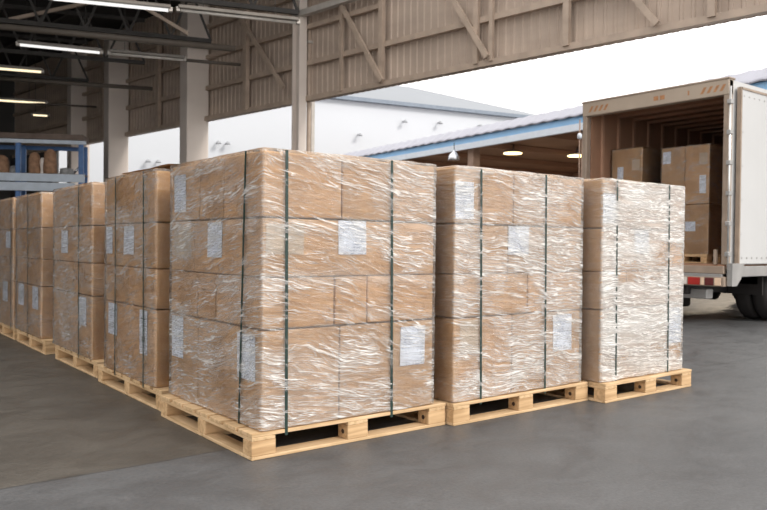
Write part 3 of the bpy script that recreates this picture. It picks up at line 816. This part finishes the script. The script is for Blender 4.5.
# hipped roof behind the eave
E0 = wa+Vector((0,0,9.0)); E1 = wb+Vector((0,0,9.0))-d*3.0
RZ = A-nb*14; ridge_r = Vector((26.49, 30.78, 10.40)); ridge_l = ridge_r-d*22
back = -nb*6
mb = MB().add([E0, E1, ridge_r, ridge_l, E1+back, E0+back], [(0,1,2,3),(1,4,2),(4,5,3,2),(5,0,3),(0,5,4,1)])
mb.build('roof', M['wh_roof'], wh)
for (x, z, lab) in ((21.88, 7.0, 'leftmost wall lamp right of the steel column'), (24.56, 7.94, 'second small wall lamp in the big opening'), (26.77, 8.05, 'third small wall lamp in the big opening'), (29.43, 8.1, 'rightmost small wall lamp just above the canopy'),
                    (14.4, 6.05, 'left one of the twin wall lamps beside the near column'), (14.85, 6.05, 'right one of the twin wall lamps beside the near column'),
                    (11.15, 4.95, 'left one of the low twin wall lamps, seen left of the near column'), (11.6, 4.95, 'right one of the low twin wall lamps, seen left of the near column')):
    t = (x-A.x)/d.x; p = A+d*t
    wl = empty('wall_lamp', p+nb*.02+Vector((0,0,z)), 'grey '+lab, 'wall lamp', 'lamps on the white warehouse')
    c = p+Vector((0,0,z))
    MB().bar(c+nb*.01, c+nb*.30, .05, .05).build('arm', M['lampgrey'], wl)
    MB().lathe(c+nb*.32+Vector((0,0,-.1)), [(.13, 0), (.12, .05), (.06, .13), (.02, .15)], 14).build('shade', M['lampgrey'], wl, smooth=True)

# ------------------------------------------------------------------ dock building with blue canopy
CA = Vector((17.231, 24.394, 0)); CB = Vector((15.202, 4.721, 0)); cd = (CA-CB).normalized()
c0 = CB-cd*7; c1 = CA+cd*2.0; cn = Vector((-cd.y, cd.x, 0))
if cn.x > 0: cn = -cn         # toward the yard
dk = empty('dock_building', (CB+CA)/2, 'brown open loading dock with a blue and white canopy edge', 'building')
up = lambda p, z: Vector((p.x, p.y, z))
MB().bar(up(c0+cn*.06, 4.47), up(c1+cn*.06, 4.47), .12, .20).build('fascia_edge', M['can_white'], dk)
MB().bar(up(c0+cn*.03, 4.675), up(c1+cn*.03, 4.675), .08, .21).build('fascia', M['can_blue'], dk)
mb = MB(); P = []
n = 110
for i in range(n+1):
    p = c0+(c1-c0)*i/n; zz = .03 if i % 2 else 0
    P.append([up(p+cn*.16, 4.79+zz), up(p+cn*.12, 4.84+zz), up(p-cn*.25, 5.14+zz), up(p-cn*12, 5.3+zz)])
mb.grid(P); mb.grid([[v-Vector((0,0,.03)) for v in row] for row in P])
mb.build('canopy_roof', M['can_roof'], dk)
def slab(p, q, w0, w1, z0, z1):
    vs = [up(p-cn*w0, z0), up(q-cn*w0, z0), up(q-cn*w1, z0), up(p-cn*w1, z0), up(p-cn*w0, z1), up(q-cn*w0, z1), up(q-cn*w1, z1), up(p-cn*w1, z1)]
    return MB().add(vs, [(0,3,2,1),(4,5,6,7),(0,1,5,4),(1,2,6,5),(2,3,7,6),(3,0,4,7)])
slab(c0, c1, .05, 11.5, 4.62, 4.72).build('dock_ceiling', M['dock'], dk)
slab(c0, c1, 10.5, 10.8, 0, 4.6).build('back_wall', M['dock'], dk)
slab(c1-cd*.3, c1, .2, 11, 0, 4.6).build('side_wall', M['dock'], dk)
slab(c0, c0+cd*.3, .2, 11, 0, 4.6).build('side_wall', M['dock'], dk)
for k in range(9):
    p = CB+cd*(-1.5+k*2.9); slab(p, p+cd*.12, .2, 10.5, 4.42, 4.6).build('ceiling_beam', M['dock'], dk)
for t, w in ((10.55, .30), (21.5, .3), (-3, .3), (5.5, .12)):
    p = CB+cd*t; slab(p, p+cd*w, .15, .15+w, 0, 4.6).build('post', M['dockpost'], dk)
for k in range(6):
    p = CB+cd*(1.0+k*2.1); slab(p, p+cd*1.7, 10.35, 10.45, 2.5, 3.55).build('window', M['dockwin'], dk)
def dlamp(px, py, lab, rx=.40):
    dd = f + r*((px-383.5)/F_) - u*((py-255)/F_); c = cpos + dd*((4.3-cpos.z)/dd.z)
    t = empty('dock_ceiling_lamp', c, lab, 'ceiling light', 'glowing lamps in the dock')
    MB().lathe(c+Vector((0,0,.02)), [(rx, 0), (rx*.85, .06), (.08, .12), (.05, .3)], 20).build('lamp_shade', M['silver'], t, smooth=True)
    MB().lathe(c, [(rx*.2, -.03), (rx*.9, -.01), (rx*.9, .015)], 20).build('lamp_glass', M['dock_lamp'], t, smooth=True)
dlamp(512, 152, 'left of the two glowing yellow lamps under the canopy', .36)
dlamp(577, 154.5, 'right glowing yellow lamp under the canopy, beside the truck', .40)
for i_, (x, y) in enumerate(((20, 8), (20, 13), (21, 19))):  # added fill lamps without fixtures, lifting the dark dock interior
    al = bpy.data.lights.new('dock_fill', 'AREA'); al.energy = 260; al.size = 1.5; al.color = (1, .85, .65)
    ao = bpy.data.objects.new('dock_fill', al); COL.objects.link(ao); ao.location = (x, y, 4.2)
# hanging dome lamp and cable
c = Vector((16.05, 15.75, 4.02))
t = empty('pendant_lamp', c, 'silver dome pendant lamp hanging under the blue canopy', 'pendant lamp')
MB().lathe(c, [(.20, 0), (.21, .03), (.19, .14), (.12, .24), (.05, .29), (.04, .36)], 22).build('dome', M['silver'], t, smooth=True)
MB().tube(c+Vector((0,0,.35)), c+Vector((0,0,.60)), .012, 8).build('cord', M['cable'], t)
c = ray_pt(579, 131, 20.2)
t = empty('hanging_cable', Vector((c.x, c.y, 2.8)), 'thin pale pull cable with a small weight beside the truck', 'cable')
MB().tube((c.x, c.y, 2.8), (c.x, c.y, 4.5), .018, 8).build('cord', M['dockpost'], t)
MB().lathe((c.x, c.y, 3.98), [(.03, 0), (.06, .03), (.06, .12), (.03, .16)], 12).build('weight', M['can_white'], t, smooth=True)

# ------------------------------------------------------------------ truck
TX, TY0, TY1, TZ0, TZ1, TE = 7.88, 1.78, 4.10, .84, 3.28, 13.6
tk = empty('box_truck', (TX, (TY0+TY1)/2, 0), 'white box truck with open rear doors, backed up at the right of the opening', 'truck')
def tb(a, b, name, mat, parent=tk, bevel=0, **k): return MB().box(a, b).build(name, M[mat], parent, bevel=bevel, **k)
tb((TX+.06, TY0, TZ0), (TE, TY0+.05, TZ1-.03), 'side_panel', 'trk_white')
tb((TX+.06, TY1-.05, TZ0), (TE, TY1, TZ1-.03), 'side_panel', 'trk_white')
tb((TE-.05, TY0+.05, TZ0), (TE, TY1-.05, TZ1-.03), 'front_panel', 'trk_white')
tb((TX+.06, TY0, TZ1-.03), (TE, TY1, TZ1), 'roof_panel', 'trk_white')
tb((TX, TY0+.02, TZ0-.06), (TE, TY1-.02, TZ0), 'load_floor', 'trk_in')
# plywood lining
tb((TX+.12, TY1-.08, TZ0+.001), (TE-.06, TY1-.052, TZ1-.10), 'wall_lining', 'trk_in')
tb((TX+.12, TY0+.052, TZ0+.001), (TE-.06, TY0+.08, TZ1-.10), 'wall_lining', 'trk_in')
tb((TE-.09, TY0+.08, TZ0+.001), (TE-.06, TY1-.08, TZ1-.1), 'wall_lining', 'trk_in')
tb((TX+.12, TY0+.052, TZ1-.10), (TE-.06, TY1-.052, TZ1-.07), 'ceiling_lining', 'trk_in')
for k in range(13):
    x = TX+.35+k*.42
    tb((x, TY1-.115, TZ0+.005), (x+.05, TY1-.081, TZ1-.105), 'wall_rib', 'trk_rib')
    tb((x, TY0+.12, TZ1-.14), (x+.06, TY1-.12, TZ1-.101), 'roof_rib', 'trk_rib')
for k in range(1, 5):
    tb((TE-.13, TY0+k*.46, TZ0+.005), (TE-.095, TY0+k*.46+.05, TZ1-.15), 'wall_rib', 'trk_rib')
# rear frame
tb((TX, TY1-.07, TZ0), (TX+.10, TY1+.01, TZ1), 'rear_post', 'trk_frame', bevel=.01)
tb((TX, TY0-.01, TZ0), (TX+.10, TY0+.07, TZ1), 'rear_post', 'trk_frame', bevel=.01)
hd = tb((TX-.01, TY0-.01, TZ1-.20), (TX+.11, TY1+.01, TZ1+.01), 'header', 'trk_cream', bevel=.01)
tb((TX-.02, TY0-.02, TZ1+.0), (TX+.14, TY1+.02, TZ1+.03), 'roof_edge_trim', 'trk_frame', bevel=.008)
for base in (TY0+.08, TY1-.42):
    for k in range(4):
        y = base+k*.09; z = TZ1-.145
        MB().add([(TX-.013, y+.04, z), (TX-.013, y, z), (TX-.013, y-.05, z+.085), (TX-.013, y-.01, z+.085), (TX-.009, y+.04, z), (TX-.009, y, z), (TX-.009, y-.05, z+.085), (TX-.009, y-.01, z+.085)],
               [(0,1,2,3),(4,5,6,7),(0,1,5,4),(1,2,6,5),(2,3,7,6),(3,0,4,7)]).build('warning_stripe', M['trk_stripe'], hd)
mb = MB()
for y, w in ((TY0+.92, .07), (TY0+1.02, .07), (TY0+.55, .02)): mb.box((TX-.014, y, TZ1-.13), (TX-.009, y+w, TZ1-.07))
mb.build('header_marking', M['trk_stripe'], hd)
# lock rods and hinges on the right rear post
dx0 = 8.06
mb = MB(); mb.tube((TX-.02, TY0-.035, TZ0-.08), (TX-.02, TY0-.035, TZ1-.10), .016, 12); mb.build('lock_rod', M['chrome'], tk, smooth=True)
mb = MB()
for z in (.95, 1.35, 1.75, 2.15, 2.55, 2.95): mb.box((TX-.045, TY0-.06, z), (TX+.03, TY0+.0, z+.06))
mb.build('hinge', M['trk_grey'], tk, bevel=.006)
# open door folded against the side
dr = tb((dx0, TY0-.075, TZ0+.01), (dx0+1.14, TY0-.035, TZ1-.10), 'rear_door', 'trk_white', bevel=.006)
tb((dx0-.012, TY0-.085, TZ0+.0), (dx0+.018, TY0-.028, TZ1-.09), 'door_seal', 'trk_frame', dr)
tb((dx0, TY0-.085, TZ1-.12), (dx0+1.14, TY0-.028, TZ1-.09), 'door_seal', 'trk_frame', dr)
mb = MB()
for k in range(8):
    mb.lathe((dx0+.08+k*.14, TY0-.080, TZ0+.09), [(.014, 0), (.010, .006)], 10, axis='y'); mb.lathe((dx0+.08+k*.14, TY0-.080, TZ1-.20), [(.012, 0), (.009, .006)], 10, axis='y')
for z in (1.25, 1.7, 2.15, 2.6): mb.lathe((dx0+.06, TY0-.080, z), [(.010, 0), (.007, .005)], 10, axis='y')
mb.build('rivet', M['trk_grey'], dr)
tb((TX+.02, TY0-.09, TZ0-.16), (TE, TY0+.0, TZ0-.02), 'side_rail', 'trk_grey', bevel=.006)
# sill, bumper and lights
sl = tb((TX-.06, TY0+.0, TZ0-.12), (TX+.0, TY1, TZ0-.02), 'rear_sill', 'trk_frame', bevel=.006)
tb((TX-.075, TY0+.02, TZ0-.17), (TX-.02, TY1-.02, TZ0-.125), 'step_plate', 'trk_grey', bevel=.004)
bpz0, bpz1 = .56, .67
bm_ = tb((TX-.08, TY0-.02, bpz0-.01), (TX+.0, TY1+.02, bpz1+.01), 'bumper', 'trk_frame', bevel=.008)
for (ya, yb, mt, nm) in ((1.80, 1.885, 'amber', 'corner_lens'), (1.90, 2.02, 'redd', 'dark_lens'), (2.03, 2.08, 'amber', 'small_lens'), (2.09, 2.26, 'red', 'tail_light'), (2.28, 2.37, 'whitel', 'reversing_light'),
                         (4.02, 4.1, 'amber', 'corner_lens'), (3.88, 4.0, 'redd', 'dark_lens'), (3.66, 3.85, 'red', 'tail_light'), (3.54, 3.64, 'whitel', 'reversing_light')):
    tb((TX-.092, ya, bpz0+.005), (TX-.079, yb, bpz1-.005), nm, mt, bm_, bevel=.003)
mb = MB(); mb.add([(TX-.02, TY0-.03, .86), (TX+.30, TY0-.03, .86), (TX+.22, TY0-.03, .66), (TX+.10, TY0-.03, .56), (TX-.02, TY0-.03, .56), (TX-.02, TY0-.10, .86), (TX+.30, TY0-.10, .86), (TX+.22, TY0-.10, .66), (TX+.10, TY0-.10, .56), (TX-.02, TY0-.10, .56)],
    [(0,1,2,3,4),(9,8,7,6,5),(0,1,6,5),(1,2,7,6),(2,3,8,7),(3,4,9,8),(4,0,5,9)])
mb.build('corner_plate', M['trk_grey'], tk)
tb((TX-.03, 1.90, TZ0+.0), (TX+.02, 1.94, TZ0+.20), 'stop_post', 'trk_frame', bevel=.006)
# chassis
for y in (2.35, 3.35): tb((TX+.05, y, .42), (TE, y+.16, .76), 'chassis_rail', 'trk_dark', bevel=.01)
for x in (8.3, 9.0, 10.6, 12): tb((x, TY0+.12, .55), (x+.1, TY1-.12, .70), 'cross_member', 'trk_dark')
tb((8.75, 2.95, .16), (9.1, 3.50, .62), 'battery_box', 'trk_dark', bevel=.03)
tb((TX+.15, 2.12, .36), (TX+.32, 3.85, .50), 'underrun_bar', 'trk_grey', bevel=.01)
MB().tube((9.62, 2.3, .45), (9.62, 3.6, .45), .09, 14).lathe((9.62, 2.95, .45), [(.05,-.2),(.2,-.1),(.2,.1),(.05,.2)], 16, axis='y').build('rear_axle', M['trk_dark'], tk, smooth=True)
tb((9.0, TY0+.05, .40), (9.03, 2.34, .80), 'mud_flap', 'trk_dark'); tb((9.0, 3.52, .25), (9.03, TY1-.03, .80), 'mud_flap', 'trk_dark')
def wheel(x, y0, w, rr=.45):
    t = MB().lathe((x, y0, rr), [(rr*.55, 0), (rr*.9, .0), (rr*.98, .03), (rr, .07), (rr, w-.07), (rr*.98, w-.03), (rr*.9, w), (rr*.55, w)], 32, axis='y').build('wheel', M['rubber'], tk, smooth=True)
    MB().lathe((x, y0-.004, rr), [(.05, .0), (.12, .01), (.14, .05), (rr*.5, .06), (rr*.58, .0), (rr*.58, w+.008), (.1, w-.02)], 24, axis='y').build('rim', M['rim'], t, smooth=True)
for x in (9.62,):
    wheel(x, 1.84, .24); wheel(x, 2.10, .24); wheel(x, 3.58, .24); wheel(x, 3.84, .24)
wheel(12.8, 1.84, .26); wheel(12.8, 3.8, .26)

# stacks inside the truck
make_pallet(8.40, 2.33, 9.25, 3.10, 'small pallet under the right stack inside the truck', z=TZ0, group='pallets inside the truck', small=True)
make_pallet(8.42, 3.40, 9.25, 4.0, 'small pallet under the left stack inside the truck', z=TZ0, group='pallets inside the truck', small=True)
zf = TZ0+HP
make_stack('right truck stack', (8.42, 2.325, 9.2, 3.075), [zf, 1.69, 2.535], [([], []), ([], [2.7])],
    labels=[('L', 2.92, 3.05, 2.30, 2.48), ('L', 2.37, 2.47, 1.84, 2.1), ('L', 2.52, 2.68, 1.30, 1.44), ('L', 2.35, 2.48, 2.25, 2.42, 'tape')], fold_glare=.1, seed=21, res=.03)
make_stack('left truck stack', (8.45, 3.42, 9.2, 3.965), [zf, 1.75, 2.60], [([], []), ([], [])],
    labels=[('L', 3.46, 3.60, 2.25, 2.42, 'tape'), ('L', 3.75, 3.86, 2.1, 2.32)], fold_glare=.1, seed=22, res=.03)

# ------------------------------------------------------------------ light
w = bpy.data.worlds.new('overcast_sky'); scene.world = w; w.use_nodes = True
nt = w.node_tree; bg = nt.nodes['Background']
bg.inputs[0].default_value = (1.0, .985, .965, 1); bg.inputs[1].default_value = 1.5
sun = bpy.data.lights.new('sun', 'SUN'); sun.energy = 1.8; sun.angle = R(16); sun.color = (1, .95, .88)
so = bpy.data.objects.new('sun', sun); COL.objects.link(so)
sd = Vector((-.28, .80, -.62)).normalized()
so.rotation_euler = sd.to_track_quat('-Z', 'Y').to_euler()

vs_ = scene.view_settings
vs_.view_transform = 'Standard'; vs_.look = 'None'; vs_.gamma = 1; vs_.use_curve_mapping = False; vs_.exposure = 0.21
scene.cycles.transparent_max_bounces = 16
